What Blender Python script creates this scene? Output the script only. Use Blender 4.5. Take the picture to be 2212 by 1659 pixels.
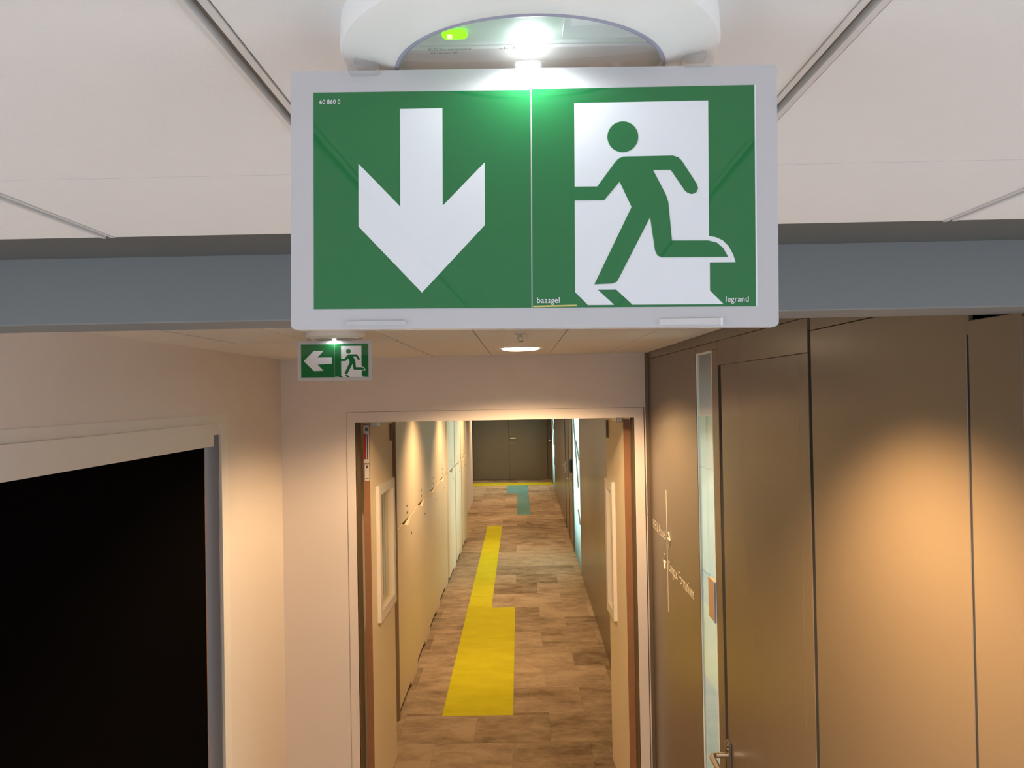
import bpy, bmesh, math, random
from mathutils import Matrix, Vector
random.seed(7)
for o in list(bpy.data.objects):
    bpy.data.objects.remove(o)
scene = bpy.context.scene
COL = scene.collection

# ------------------------------------------------------------------ camera
CAM = Vector((0, 0, 2.25))
def cam_basis(yaw, pitch, roll):
    f = Vector((math.sin(yaw) * math.cos(pitch), math.cos(yaw) * math.cos(pitch), math.sin(pitch)))
    r = f.cross(Vector((0, 0, 1))).normalized()
    u = r.cross(f)
    return (math.cos(roll) * r + math.sin(roll) * u, -math.sin(roll) * r + math.cos(roll) * u, f)
r_, u_, f_ = cam_basis(math.radians(-0.4972), math.radians(0.6617), math.radians(-1.05))
cam_data = bpy.data.cameras.new('camera')
cam_data.sensor_fit = 'HORIZONTAL'
cam_data.sensor_width = 36.0
cam_data.lens = 36.0 * 1800.0 / 2212.0
cam_data.clip_start = 0.02
cam_data.clip_end = 200
cam = bpy.data.objects.new('camera', cam_data)
m3 = Matrix((r_, u_, -f_)).transposed()
cam.matrix_world = Matrix.Translation(CAM) @ m3.to_4x4()
COL.objects.link(cam)
scene.camera = cam

# ------------------------------------------------------------------ world, exposure
world = bpy.data.worlds.new('World')
scene.world = world
world.use_nodes = True
bg = world.node_tree.nodes['Background']
bg.inputs['Color'].default_value = (0.89, 1.0, 1.16, 1)
bg.inputs['Strength'].default_value = 2.85
vs = scene.view_settings
vs.view_transform = 'Standard'
vs.look = 'None'
vs.exposure = 0.0
vs.gamma = 1.0
vs.use_curve_mapping = False
# sky light through the added, unseen office windows: portals only guide the sampling of the world
def portal(loc, rot, sx, sy):
    l = bpy.data.lights.new('window_portal', 'AREA')
    l.shape = 'RECTANGLE'; l.size = sx; l.size_y = sy
    l.cycles.is_portal = True
    o = bpy.data.objects.new('window_portal', l)
    o.location = loc; o.rotation_euler = rot
    COL.objects.link(o)
portal((0, -3.99, 1.1), (math.radians(90), 0, 0), 2.0, 1.0)
portal((-2.99, -1.4, 1.15), (0, math.radians(-90), 0), 1.7, 3.6)
portal((2.99, -1.4, 1.15), (0, math.radians(90), 0), 1.7, 3.6)
cy = scene.cycles
cy.max_bounces = 8; cy.diffuse_bounces = 5; cy.glossy_bounces = 4; cy.transmission_bounces = 4; cy.transparent_max_bounces = 8
cy.caustics_reflective = False; cy.caustics_refractive = False
cy.sample_clamp_indirect = 8.0

WARM = (1.0, 0.64, 0.33)
COOL = (0.90, 1.0, 0.96)

# ------------------------------------------------------------------ helpers
def tag(o, label=None, cat=None, group=None, kind=None):
    if label: o['label'] = label
    if cat: o['category'] = cat
    if group: o['group'] = group
    if kind: o['kind'] = kind
    return o

def empty(name, loc=(0, 0, 0), label=None, cat=None, group=None, kind=None, rot=(0, 0, 0)):
    o = bpy.data.objects.new(name, None)
    o.location = loc
    o.rotation_euler = rot
    o.empty_display_size = 0.05
    COL.objects.link(o)
    return tag(o, label, cat, group, kind)

class MB:
    """collects geometry for one mesh object"""
    def __init__(self): self.bm = bmesh.new()
    def hexa(self, c, bevel=0, seg=1):
        """c: 8 corners, bottom ring (4) then top ring (4)"""
        vs_ = [self.bm.verts.new(p) for p in c]
        fs = []
        for q in ((3, 2, 1, 0), (4, 5, 6, 7), (0, 1, 5, 4), (1, 2, 6, 5), (2, 3, 7, 6), (3, 0, 4, 7)):
            fs.append(self.bm.faces.new([vs_[i] for i in q]))
        if bevel:
            es = list({e for f in fs for e in f.edges})
            bmesh.ops.bevel(self.bm, geom=es, offset=bevel, segments=seg, affect='EDGES', profile=0.5)
        return self
    def box(self, x0, x1, y0, y1, z0, z1, bevel=0, seg=1):
        return self.hexa([(x0, y0, z0), (x1, y0, z0), (x1, y1, z0), (x0, y1, z0),
                          (x0, y0, z1), (x1, y0, z1), (x1, y1, z1), (x0, y1, z1)], bevel, seg)
    def prism(self, pts, fn, d0, d1):
        """polygon pts (a,b) extruded from d0 to d1; fn(a,b,d)->xyz"""
        a = [self.bm.verts.new(fn(p[0], p[1], d0)) for p in pts]
        b = [self.bm.verts.new(fn(p[0], p[1], d1)) for p in pts]
        n = len(pts)
        f0 = self.bm.faces.new(a); f1 = self.bm.faces.new(b[::-1])
        f0.normal_update(); f1.normal_update()
        for i in range(n):
            self.bm.faces.new([a[i], b[i], b[(i + 1) % n], a[(i + 1) % n]])
        return self
    def lathe(self, prof, c=(0, 0, 0), n=64, close=False):
        rings = []
        for (r, z) in prof:
            if r < 1e-6:
                rings.append([self.bm.verts.new((c[0], c[1], c[2] + z))])
            else:
                rings.append([self.bm.verts.new((c[0] + r * math.cos(2 * math.pi * i / n), c[1] + r * math.sin(2 * math.pi * i / n), c[2] + z)) for i in range(n)])
        for k in range(len(rings) - 1):
            A, B = rings[k], rings[k + 1]
            for i in range(n):
                j = (i + 1) % n
                if len(A) == 1 and len(B) == 1: continue
                if len(A) == 1: self.bm.faces.new([A[0], B[j], B[i]])
                elif len(B) == 1: self.bm.faces.new([A[i], A[j], B[0]])
                else: self.bm.faces.new([A[i], A[j], B[j], B[i]])
        return self
    def tube(self, pts, r, n=12):
        pts = [Vector(p) for p in pts]
        rings = []
        up = None
        for i, p in enumerate(pts):
            if i == 0: t = pts[1] - p
            elif i == len(pts) - 1: t = p - pts[i - 1]
            else: t = (pts[i + 1] - p).normalized() + (p - pts[i - 1]).normalized()
            t.normalize()
            if up is None or abs(up.dot(t)) > 0.95:
                up = Vector((0, 0, 1)) if abs(t.z) < 0.9 else Vector((1, 0, 0))
            a = t.cross(up).normalized(); b = a.cross(t).normalized()
            rings.append([self.bm.verts.new(p + r * (math.cos(2 * math.pi * k / n) * a + math.sin(2 * math.pi * k / n) * b)) for k in range(n)])
        for A, B in zip(rings, rings[1:]):
            for i in range(n):
                j = (i + 1) % n
                self.bm.faces.new([A[i], A[j], B[j], B[i]])
        self.bm.faces.new(rings[0][::-1]); self.bm.faces.new(rings[-1])
        return self
    def build(self, name, mat, parent=None, smooth=False, local=True):
        bmesh.ops.recalc_face_normals(self.bm, faces=self.bm.faces)
        me = bpy.data.meshes.new(name)
        self.bm.to_mesh(me); self.bm.free()
        if smooth:
            for p in me.polygons: p.use_smooth = True
            try: me.set_sharp_from_angle(angle=math.radians(35))
            except Exception: pass
        if mat: me.materials.append(mat)
        o = bpy.data.objects.new(name, me)
        COL.objects.link(o)
        if parent: o.parent = parent
        return o

def link_copy(src, name, parent, loc=None):
    o = bpy.data.objects.new(name, src.data)
    COL.objects.link(o)
    if parent: o.parent = parent
    if loc: o.location = loc
    return o

def text_mesh(name, s, size, mat, parent, matrix, align='LEFT', extrude=0.0):
    cu = bpy.data.curves.new(name, 'FONT')
    cu.body = s; cu.size = size; cu.align_x = align; cu.extrude = extrude; cu.resolution_u = 3
    tmp = bpy.data.objects.new(name, cu)
    COL.objects.link(tmp)
    dg = bpy.context.evaluated_depsgraph_get()
    me = bpy.data.meshes.new_from_object(tmp.evaluated_get(dg))
    bpy.data.objects.remove(tmp)
    bpy.data.curves.remove(cu)
    me.materials.clear(); me.materials.append(mat)
    me.name = name
    me.transform(matrix)
    o = bpy.data.objects.new(name, me)
    COL.objects.link(o)
    if parent: o.parent = parent
    return o

# ------------------------------------------------------------------ materials
def pmat(name, col, rough=0.6, metal=0.0, spec=0.5, noise=0.0, nscale=8.0, bump=0.0, bscale=300.0, coat=0.0, trans=0.0, emis=None, estr=0.0):
    m = bpy.data.materials.new(name); m.use_nodes = True
    nt = m.node_tree; b = nt.nodes['Principled BSDF']
    b.inputs['Base Color'].default_value = (*col, 1)
    b.inputs['Roughness'].default_value = rough
    b.inputs['Metallic'].default_value = metal
    b.inputs['Specular IOR Level'].default_value = spec
    b.inputs['Coat Weight'].default_value = coat
    b.inputs['Coat Roughness'].default_value = 0.08
    b.inputs['Transmission Weight'].default_value = trans
    if emis:
        b.inputs['Emission Color'].default_value = (*emis, 1)
        b.inputs['Emission Strength'].default_value = estr
    geo = nt.nodes.new('ShaderNodeNewGeometry')
    if noise:
        n = nt.nodes.new('ShaderNodeTexNoise'); n.inputs['Scale'].default_value = nscale; n.inputs['Detail'].default_value = 4
        nt.links.new(geo.outputs['Position'], n.inputs['Vector'])
        mx = nt.nodes.new('ShaderNodeMix'); mx.data_type = 'RGBA'
        mx.inputs['A'].default_value = (*[c * (1 - noise) for c in col], 1)
        mx.inputs['B'].default_value = (*[min(1, c * (1 + noise)) for c in col], 1)
        nt.links.new(n.outputs['Fac'], mx.inputs['Factor'])
        nt.links.new(mx.outputs['Result'], b.inputs['Base Color'])
    if bump:
        n2 = nt.nodes.new('ShaderNodeTexNoise'); n2.inputs['Scale'].default_value = bscale; n2.inputs['Detail'].default_value = 3
        nt.links.new(geo.outputs['Position'], n2.inputs['Vector'])
        bp = nt.nodes.new('ShaderNodeBump'); bp.inputs['Strength'].default_value = bump; bp.inputs['Distance'].default_value = 0.002
        nt.links.new(n2.outputs['Fac'], bp.inputs['Height'])
        nt.links.new(bp.outputs['Normal'], b.inputs['Normal'])
    return m

def emat(name, col, strength):
    m = bpy.data.materials.new(name); m.use_nodes = True
    nt = m.node_tree; nt.nodes.clear()
    e = nt.nodes.new('ShaderNodeEmission'); e.inputs['Color'].default_value = (*col, 1); e.inputs['Strength'].default_value = strength
    o = nt.nodes.new('ShaderNodeOutputMaterial'); nt.links.new(e.outputs[0], o.inputs[0])
    return m

def clear_mat(name, tint=(1, 1, 1), ior=1.45, rough=0.02, haze=0.0):
    """thin clear sheet: transparent with Fresnel reflection and an optional veil of diffuse haze"""
    m = bpy.data.materials.new(name); m.use_nodes = True
    nt = m.node_tree; nt.nodes.clear()
    t = nt.nodes.new('ShaderNodeBsdfTransparent'); t.inputs[0].default_value = (*tint, 1)
    g = nt.nodes.new('ShaderNodeBsdfGlossy'); g.inputs['Roughness'].default_value = rough
    d = nt.nodes.new('ShaderNodeBsdfDiffuse'); d.inputs[0].default_value = (0.8, 0.82, 0.82, 1)
    fr = nt.nodes.new('ShaderNodeFresnel')
    ge = nt.nodes.new('ShaderNodeNewGeometry'); mi = nt.nodes.new('ShaderNodeMix')      # same reflectance from both faces of a thin sheet
    mi.inputs[2].default_value = ior; mi.inputs[3].default_value = 1.0 / ior
    nt.links.new(ge.outputs['Backfacing'], mi.inputs[0]); nt.links.new(mi.outputs[0], fr.inputs[0])
    m0 = nt.nodes.new('ShaderNodeMixShader'); m0.inputs[0].default_value = haze
    nt.links.new(t.outputs[0], m0.inputs[1]); nt.links.new(d.outputs[0], m0.inputs[2])
    m1 = nt.nodes.new('ShaderNodeMixShader')
    nt.links.new(fr.outputs[0], m1.inputs[0]); nt.links.new(m0.outputs[0], m1.inputs[1]); nt.links.new(g.outputs[0], m1.inputs[2])
    o = nt.nodes.new('ShaderNodeOutputMaterial'); nt.links.new(m1.outputs[0], o.inputs[0])
    return m

def carpet_mat(name, dark, light, streak=True):
    m = bpy.data.materials.new(name); m.use_nodes = True
    nt = m.node_tree; b = nt.nodes['Principled BSDF']
    b.inputs['Roughness'].default_value = 0.95
    b.inputs['Specular IOR Level'].default_value = 0.15
    L = nt.links.new
    geo = nt.nodes.new('ShaderNodeNewGeometry'); oi = nt.nodes.new('ShaderNodeObjectInfo')
    add = nt.nodes.new('ShaderNodeVectorMath'); add.operation = 'MULTIPLY_ADD'
    cmb = nt.nodes.new('ShaderNodeCombineXYZ')
    mul = nt.nodes.new('ShaderNodeMath'); mul.operation = 'MULTIPLY'; mul.inputs[1].default_value = 37.0
    L(oi.outputs['Random'], mul.inputs[0]); L(mul.outputs[0], cmb.inputs[2])
    L(geo.outputs['Position'], add.inputs[0]); add.inputs[1].default_value = (3.4, 6.0, 1.0); L(cmb.outputs[0], add.inputs[2])
    n = nt.nodes.new('ShaderNodeTexNoise'); n.inputs['Scale'].default_value = 1.0; n.inputs['Detail'].default_value = 9; n.inputs['Roughness'].default_value = 0.72
    L(add.outputs[0], n.inputs['Vector'])
    # per plank tone plus printed streaks
    s = nt.nodes.new('ShaderNodeMath'); s.operation = 'MULTIPLY_ADD'
    L(oi.outputs['Random'], s.inputs[0]); s.inputs[1].default_value = 0.20 if streak else 0.0
    L(n.outputs['Fac'], s.inputs[2])
    ramp = nt.nodes.new('ShaderNodeValToRGB')
    ramp.color_ramp.elements[0].position = 0.40; ramp.color_ramp.elements[0].color = (*dark, 1)
    ramp.color_ramp.elements[1].position = 0.74; ramp.color_ramp.elements[1].color = (*light, 1)
    L(s.outputs[0], ramp.inputs[0]); L(ramp.outputs[0], b.inputs['Base Color'])
    n2 = nt.nodes.new('ShaderNodeTexNoise'); n2.inputs['Scale'].default_value = 400
    L(geo.outputs['Position'], n2.inputs['Vector'])
    bp = nt.nodes.new('ShaderNodeBump'); bp.inputs['Strength'].default_value = 0.3; bp.inputs['Distance'].default_value = 0.003
    L(n2.outputs['Fac'], bp.inputs['Height']); L(bp.outputs['Normal'], b.inputs['Normal'])
    return m

M = {}
M['paint'] = pmat('wall_paint_cream', (0.77, 0.715, 0.68), 0.75, noise=0.02, nscale=3, bump=0.12, bscale=500)
M['trimpaint'] = pmat('trim_paint_white', (0.78, 0.755, 0.72), 0.5)
M['panel_white'] = pmat('ceiling_panel_white', (0.80, 0.795, 0.78), 0.85, noise=0.015, nscale=40, bump=0.1, bscale=700)
M['rail_light'] = pmat('ceiling_rail_white_metal', (0.70, 0.69, 0.67), 0.4)
M['rail_dark'] = pmat('ceiling_rail_grey_groove', (0.22, 0.21, 0.19), 0.6)
M['void'] = pmat('ceiling_void_dark', (0.03, 0.03, 0.03), 0.9)
M['beam'] = pmat('beam_grey_paint', (0.185, 0.195, 0.195), 0.6, noise=0.03, nscale=5, bump=0.15, bscale=400)
M['beamstrip'] = pmat('beam_strip_dark_grey', (0.105, 0.11, 0.105), 0.6, noise=0.03, nscale=5)  # darker than the beam: shade under the ceiling edge put into the colour
M['brown'] = pmat('brown_satin_laminate', (0.128, 0.096, 0.061), 0.27, spec=0.5, noise=0.03, nscale=2)
M['brown_dark'] = pmat('dark_brown_laminate', (0.15, 0.115, 0.075), 0.45, noise=0.03, nscale=2)
M['black'] = pmat('black_door_paint', (0.0040, 0.0033, 0.0033), 0.7, spec=0.0)
M['gap'] = pmat('black_gap', (0.006, 0.006, 0.006), 0.9)
M['greyjamb'] = pmat('grey_metal_jamb', (0.22, 0.20, 0.19), 0.5)
M['frame_brown'] = pmat('door_frame_dark_brown', (0.11, 0.08, 0.045), 0.5)
M['post'] = pmat('cabinet_post_brown', (0.26, 0.175, 0.105), 0.5)
M['wood'] = pmat('door_edge_red_wood', (0.34, 0.165, 0.078), 0.5, noise=0.2, nscale=18)
M['leaf'] = pmat('fire_door_cream_paint', (0.80, 0.69, 0.50), 0.5)
M['bead'] = pmat('window_bead_white', (0.80, 0.76, 0.68), 0.45)
M['cab'] = pmat('cabinet_cream_laminate', (0.74, 0.63, 0.44), 0.45, noise=0.015, nscale=2)
M['steel'] = pmat('brushed_steel', (0.72, 0.66, 0.58), 0.25, metal=1.0)
M['steel_dark'] = pmat('dark_steel', (0.20, 0.17, 0.14), 0.4, metal=0.8)
M['reader'] = pmat('card_reader_black_plastic', (0.01, 0.012, 0.014), 0.4)
M['carpet'] = carpet_mat('carpet_taupe', (0.125, 0.086, 0.051), (0.34, 0.262, 0.182))
M['yellow'] = carpet_mat('carpet_yellow', (0.40, 0.375, 0.010), (0.48, 0.455, 0.016), False)
M['blue'] = carpet_mat('carpet_teal', (0.085, 0.19, 0.19), (0.12, 0.25, 0.25), False)
M['plastic'] = pmat('sign_white_plastic', (0.555, 0.54, 0.55), 0.28, spec=0.4, noise=0.01, nscale=30)
M['ringplastic'] = pmat('luminaire_white_plastic', (0.88, 0.87, 0.84), 0.35)
M['signgreen'] = pmat('sign_green_print', (0.017, 0.168, 0.050), 0.025, spec=0.6)
M['signwhite'] = pmat('sign_white_print', (0.80, 0.81, 0.84), 0.03, spec=0.6)
M['signyellow'] = pmat('sign_yellow_line', (0.62, 0.58, 0.18), 0.3)
M['lens'] = clear_mat('lens_clear_plastic', (0.97, 0.99, 0.98), 1.45, 0.03, haze=0.06)
M['clip'] = clear_mat('clip_clear_plastic', (0.93, 0.93, 0.93), 1.5, 0.08, haze=0.10)
M['lensedge'] = pmat('lens_edge_lilac', (0.33, 0.33, 0.42), 0.2)
M['innerplate'] = pmat('luminaire_inner_plate', (0.66, 0.72, 0.69), 0.5)
M['innergrey'] = pmat('luminaire_inner_grey', (0.64, 0.61, 0.60), 0.5)
M['innerlabel'] = pmat('luminaire_inner_label', (0.82, 0.81, 0.86), 0.5)
M['ink'] = pmat('dark_ink', (0.05, 0.09, 0.06), 0.6)
M['led'] = emat('led_white', (0.93, 1.0, 1.0), 26.0)
M['led_small'] = emat('led_white_far', (0.93, 1.0, 1.0), 16.0)
M['ledgreen'] = emat('led_green', (0.22, 1.0, 0.0), 2.2)
M['ledgreen_core'] = emat('led_green_core', (1.0, 1.0, 0.25), 3.0)
M['lamp'] = emat('downlight_diffuser', (1.0, 0.80, 0.52), 14.0)
M['glass'] = clear_mat('window_glass', (0.94, 0.985, 0.97), 1.45, 0.01, haze=0.02)
M['frost'] = clear_mat('frosted_film_glass', (0.70, 0.90, 0.87), 1.45, 0.05, haze=0.25)
def film_mat(name, col, clear):
    m = bpy.data.materials.new(name); m.use_nodes = True
    nt = m.node_tree; nt.nodes.clear()
    t = nt.nodes.new('ShaderNodeBsdfTranslucent'); t.inputs[0].default_value = (*col, 1)
    d = nt.nodes.new('ShaderNodeBsdfDiffuse'); d.inputs[0].default_value = (*[c * 0.5 for c in col], 1)
    c = nt.nodes.new('ShaderNodeBsdfTransparent')
    a = nt.nodes.new('ShaderNodeMixShader'); a.inputs[0].default_value = 0.25
    b = nt.nodes.new('ShaderNodeMixShader'); b.inputs[0].default_value = clear
    nt.links.new(t.outputs[0], a.inputs[1]); nt.links.new(d.outputs[0], a.inputs[2])
    nt.links.new(a.outputs[0], b.inputs[1]); nt.links.new(c.outputs[0], b.inputs[2])
    o = nt.nodes.new('ShaderNodeOutputMaterial'); nt.links.new(b.outputs[0], o.inputs[0])
    return m
M['film'] = film_mat('frosted_film', (0.60, 0.84, 0.82), 0.5)
M['roomwall'] = pmat('office_wall_white', (0.80, 0.82, 0.76), 0.8)
M['letters'] = pmat('lettering_cream_vinyl', (0.80, 0.74, 0.62), 0.4)
M['plq'] = pmat('plaque_wood', (0.40, 0.26, 0.14), 0.5, noise=0.1, nscale=30)
M['plqedge'] = pmat('plaque_grey_edge', (0.30, 0.33, 0.37), 0.4)
M['lblwhite'] = pmat('label_white', (0.75, 0.74, 0.72), 0.4)
M['lblred'] = pmat('label_red', (0.45, 0.02, 0.02), 0.4)
M['lbldark'] = pmat('label_dark', (0.10, 0.10, 0.10), 0.5)
M['closer'] = pmat('door_closer_silver', (0.55, 0.52, 0.46), 0.35, metal=0.6)
M['officefloor'] = pmat('office_floor_pale', (0.62, 0.62, 0.60), 0.6, noise=0.03, nscale=3)  # pale so the unseen floor bounces daylight up to the ceiling
M['office_ceiling'] = pmat('office_lamp_housing', (0.8, 0.8, 0.8), 0.6)

# ------------------------------------------------------------------ plan of the place
ZC = 2.42                 # office ceiling, near the viewer
ZP = 2.45                 # passage and corridor ceiling
YW = 4.33                 # wall with the corridor opening
XR, XL = 0.668, -1.242    # passage side walls
def R(y, out, z): return (XR - out, y, z)
def Lw(y, out, z): return (XL + out, y, z)
def xr(y): return 0.695 + 0.0055 * (y - 5.0)          # corridor right wall runs slightly outward
def Cr(y, out, z): return (xr(y) - out, y, z)
def wbox(mb, W, u0, u1, o0, o1, z0, z1, bevel=0):
    return mb.hexa([W(u0, o0, z0), W(u1, o0, z0), W(u1, o1, z0), W(u0, o1, z0),
                    W(u0, o0, z1), W(u1, o0, z1), W(u1, o1, z1), W(u0, o1, z1)], bevel)
def struct(name, mb, mat, label, cat, **k):
    return tag(mb.build(name, mat, None, **k), label, cat, kind='structure')
def adopt(o, root):
    o.parent = root
    o.matrix_parent_inverse = Matrix.Translation(root.location).inverted()
    return o

# ------------------------------------------------------------------ floor and carpet planks
fl = MB().box(-3.2, 3.2, 1.0, 22.0, -0.1, -0.006)
floor = struct('floor', fl, M['carpet'], 'taupe carpet floor of the lobby and long corridor', 'floor')
struct('floor_office', MB().box(-3.2, 3.2, -4.1, 1.0, -0.1, 0.0), M['officefloor'], 'pale office floor behind and below the viewer', 'floor')
pw, plen, gap = 0.25, 1.0, 0.0012
tile_proto = {}
def tile(mat_key, x0, x1, y0, y1):
    key = (mat_key, round(x1 - x0, 3), round(y1 - y0, 3))
    if key not in tile_proto:
        o = MB().box(gap / 2, (x1 - x0) - gap / 2, gap / 2, (y1 - y0) - gap / 2, -0.006, 0.0).build('carpet_tile', M[mat_key], floor)
        tile_proto[key] = o
    else:
        o = link_copy(tile_proto[key], 'carpet_tile', floor)
    o.location = (x0, y0, 0)
    if mat_key == 'yellow': o['label'] = 'bright yellow carpet tile'
    if mat_key == 'blue': o['label'] = 'teal carpet tile'
    return o
# coloured figures laid into the taupe carpet: (material, x0, x1, y0, y1)
FIG = [('yellow', -0.585, -0.085, 5.86, 8.80), ('yellow', -0.585, -0.335, 8.80, 14.24),
       ('blue', -0.085, 0.165, 15.45, 18.80), ('blue', -0.335, 0.165, 18.80, 20.45), ('yellow', -1.335, 0.915, 20.45, 21.05)]
for (mk, fx0, fx1, fy0, fy1) in FIG:
    ny = max(1, round((fy1 - fy0) / 1.0)); nx = max(1, round((fx1 - fx0) / 0.5))
    for a in range(nx):
        for b in range(ny):
            tile(mk, fx0 + (fx1 - fx0) * a / nx, fx0 + (fx1 - fx0) * (a + 1) / nx, fy0 + (fy1 - fy0) * b / ny, fy0 + (fy1 - fy0) * (b + 1) / ny)
def taupe(x0, x1, y0, y1, k=0):
    """lay a free rectangle, cutting round the coloured figures"""
    for (mk, fx0, fx1, fy0, fy1) in FIG[k:]:
        k += 1
        if x0 < fx1 - 1e-4 and x1 > fx0 + 1e-4 and y0 < fy1 - 1e-4 and y1 > fy0 + 1e-4:
            if y0 < fy0 - 1e-4: taupe(x0, x1, y0, fy0, k)
            if y1 > fy1 + 1e-4: taupe(x0, x1, fy1, y1, k)
            a, b = max(y0, fy0), min(y1, fy1)
            if x0 < fx0 - 1e-4: taupe(x0, fx0, a, b, k)
            if x1 > fx1 + 1e-4: taupe(fx1, x1, a, b, k)
            return
    if x1 - x0 > 0.02 and y1 - y0 > 0.02: tile('carpet', round(x0, 4), round(x1, 4), round(y0, 4), round(y1, 4))
r = 0
y = 4.40
while y < 21.8 - 1e-6:
    dy = 0.5
    x = -1.335 - (0.0, 0.25)[r % 2]
    while x < 0.915 - 1e-6:
        taupe(max(x, -1.335), min(x + 0.5, 0.915), y, min(y + dy, 21.8))
        x += 0.5
    y += dy; r += 1

# ------------------------------------------------------------------ ceilings
ceil_slab = MB().box(-3.2, 3.2, -4.0, 1.09, ZC + 0.012, ZC + 0.10)
ceil_slab.box(-1.4, 1.4, 1.09, 22.0, ZP + 0.012, ZP + 0.10)
ceil_slab.box(1.4, 3.2, 1.09, 22.0, ZP + 0.012, ZP + 0.10)
ceiling = struct('ceiling', ceil_slab, M['void'], 'white suspended panel ceiling over office, passage and corridor', 'ceiling')
def cpanel(x0, x1, y0, y1, g=0.0007, z=ZC):
    return MB().box(x0 + g, x1 - g, y0 + g, y1 - g, z, z + 0.0115).build('ceiling_panel', M['panel_white'], ceiling)
rails = [-2.43, -1.85, -1.28, -0.71, -0.424, -0.136, 0.160, 0.447, 0.74, 1.31, 1.88, 2.46]
edges = [-3.0] + rails + [3.0]
for x0, x1 in zip(edges, edges[1:]):
    for y0, y1 in ((-4.0, -2.97), (-2.97, -1.77), (-1.77, -0.57), (-0.57, 0.632), (0.632, 0.8605)):
        cpanel(x0 + 0.0065, x1 - 0.0065, y0, y1)
def rail(xc, y0, y1, w=0.0135):
    r = MB()
    r.box(xc - w / 2, xc - w / 2 + 0.0034, y0, y1, ZC - 0.001, ZC + 0.012)
    r.box(xc + w / 2 - 0.0044, xc + w / 2 - 0.0006, y0, y1, ZC - 0.0006, ZC + 0.012)
    o = r.build('ceiling_rail', M['rail_light'], ceiling)
    MB().box(xc - w / 2 + 0.0034, xc + w / 2 - 0.0044, y0, y1, ZC + 0.004, ZC + 0.012).build('rail_groove', M['rail_dark'], o)
    return o
for x in rails:
    rail(x, -4.0, 0.862)
XB = [-1.02, -0.74, -0.441, -0.142, 0.157, 0.456, XR]
for k, (x0, x1) in enumerate(zip(XB, XB[1:])):
    ys = [1.1, 3.0] if k < 2 else [1.1, YW]
    for y0, y1 in zip(ys, ys[1:]):
        cpanel(x0, x1, y0, y1, 0.0018, ZP)
cb = MB().box(XL, -1.022, 1.1, YW, ZP - 0.002, ZP + 0.012)
cb.box(-1.022, -0.4425, 3.003, YW, ZP - 0.002, ZP + 0.012)
cb.build('ceiling_border', M['panel_white'], ceiling)
for k in range(15):
    y0 = 4.5 + k * 1.2
    if y0 < 21.7: cpanel(-1.25, 0.85, y0, min(y0 + 1.2, 21.8), 0.002, ZP)

# ------------------------------------------------------------------ beam between office and passage
bm_ = MB()
bm_.box(-3.0, 3.0, 0.990, 1.095, 2.342, ZP + 0.02, 0.0015)
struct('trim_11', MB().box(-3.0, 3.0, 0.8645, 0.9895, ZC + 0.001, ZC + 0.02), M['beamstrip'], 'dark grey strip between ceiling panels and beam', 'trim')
struct('trim_1', bm_, M['beam'], 'grey painted ceiling beam crossing in front of the passage', 'beam')

# ------------------------------------------------------------------ front wall with the corridor opening
OX0, OX1, OZ = -0.858, 0.592, 2.115
wf = MB()
wf.box(XL - 0.1, OX0, YW, YW + 0.14, 0, ZP)
wf.box(OX1, 0.76, YW, YW + 0.14, 0, ZP)
wf.box(OX0, OX1, YW, YW + 0.14, OZ, ZP)
wall_front = struct('wall_front', wf, M['paint'], 'cream painted wall around the corridor opening', 'wall')
TX0, TX1, TZ = -0.901, 0.641, 2.167
cs = MB()
cs.box(TX0, OX0, YW - 0.004, YW + 0.02, 0, TZ)
cs.box(OX1, TX1, YW - 0.004, YW + 0.02, 0, TZ)
cs.box(OX0, OX1, YW - 0.004, YW + 0.02, OZ, TZ)
struct('trim_2', cs, M['paint'], 'flat cream architrave framing the corridor opening', 'door trim')
gl = MB()
gl.box(TX1 + 0.0002, TX1 + 0.0036, YW - 0.003, YW + 0.001, 0, TZ + 0.002)
gl.box(TX0 - 0.0016, TX0 - 0.0002, YW - 0.001, YW + 0.001, 0, TZ + 0.002)
gl.box(TX0, TX1, YW - 0.001, YW + 0.001, TZ + 0.0002, TZ + 0.0014)
struct('trim_3', gl, M['frame_brown'], 'thin dark shadow joint around the corridor architrave', 'trim')
fr = MB()
fr.box(OX0 - 0.03, OX0 + 0.001, YW + 0.022, YW + 0.15, 0, OZ + 0.02)
fr.box(OX1 - 0.001, OX1 + 0.03, YW + 0.022, YW + 0.15, 0, OZ + 0.02)
fr.box(OX0 - 0.03, OX1 + 0.03, YW + 0.10, YW + 0.15, OZ - 0.003, OZ + 0.03)
struct('trim_4', fr, M['frame_brown'], 'dark brown fire door frame inside the corridor opening', 'door frame')
struct('trim_10', MB().box(0.652, 0.6675, YW - 0.012, YW - 0.0, 0, ZP), M['brown_dark'], 'dark corner strip where the brown wall meets the cream wall', 'trim')

# ------------------------------------------------------------------ left wall with the black door
wl = MB()
wbox(wl, Lw, 3.428, YW + 0.02, -0.14, 0, 0, ZP)
wbox(wl, Lw, 1.9, 3.428, -0.14, 0, 2.105, ZP)
wbox(wl, Lw, 1.05, 1.9, -0.14, 0, 0, ZP)
struct('wall_left', wl, M['paint'], 'cream painted passage wall holding the black door', 'wall')
tr = MB()
wbox(tr, Lw, 3.487, 3.523, 0, 0.003, 0, 2.186)
wbox(tr, Lw, 3.426, 3.488, 0, 0.010, 0, 2.150)
wbox(tr, Lw, 1.84, 3.488, 0, 0.003, 2.104, 2.186)
wbox(tr, Lw, 1.9, 3.340, -0.03, 0.010, 2.061, 2.150)
wbox(tr, Lw, 1.84, 1.9, 0, 0.010, 0, 2.150)
struct('trim_5', tr, M['trimpaint'], 'cream casing around the black door at left', 'door trim')
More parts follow.
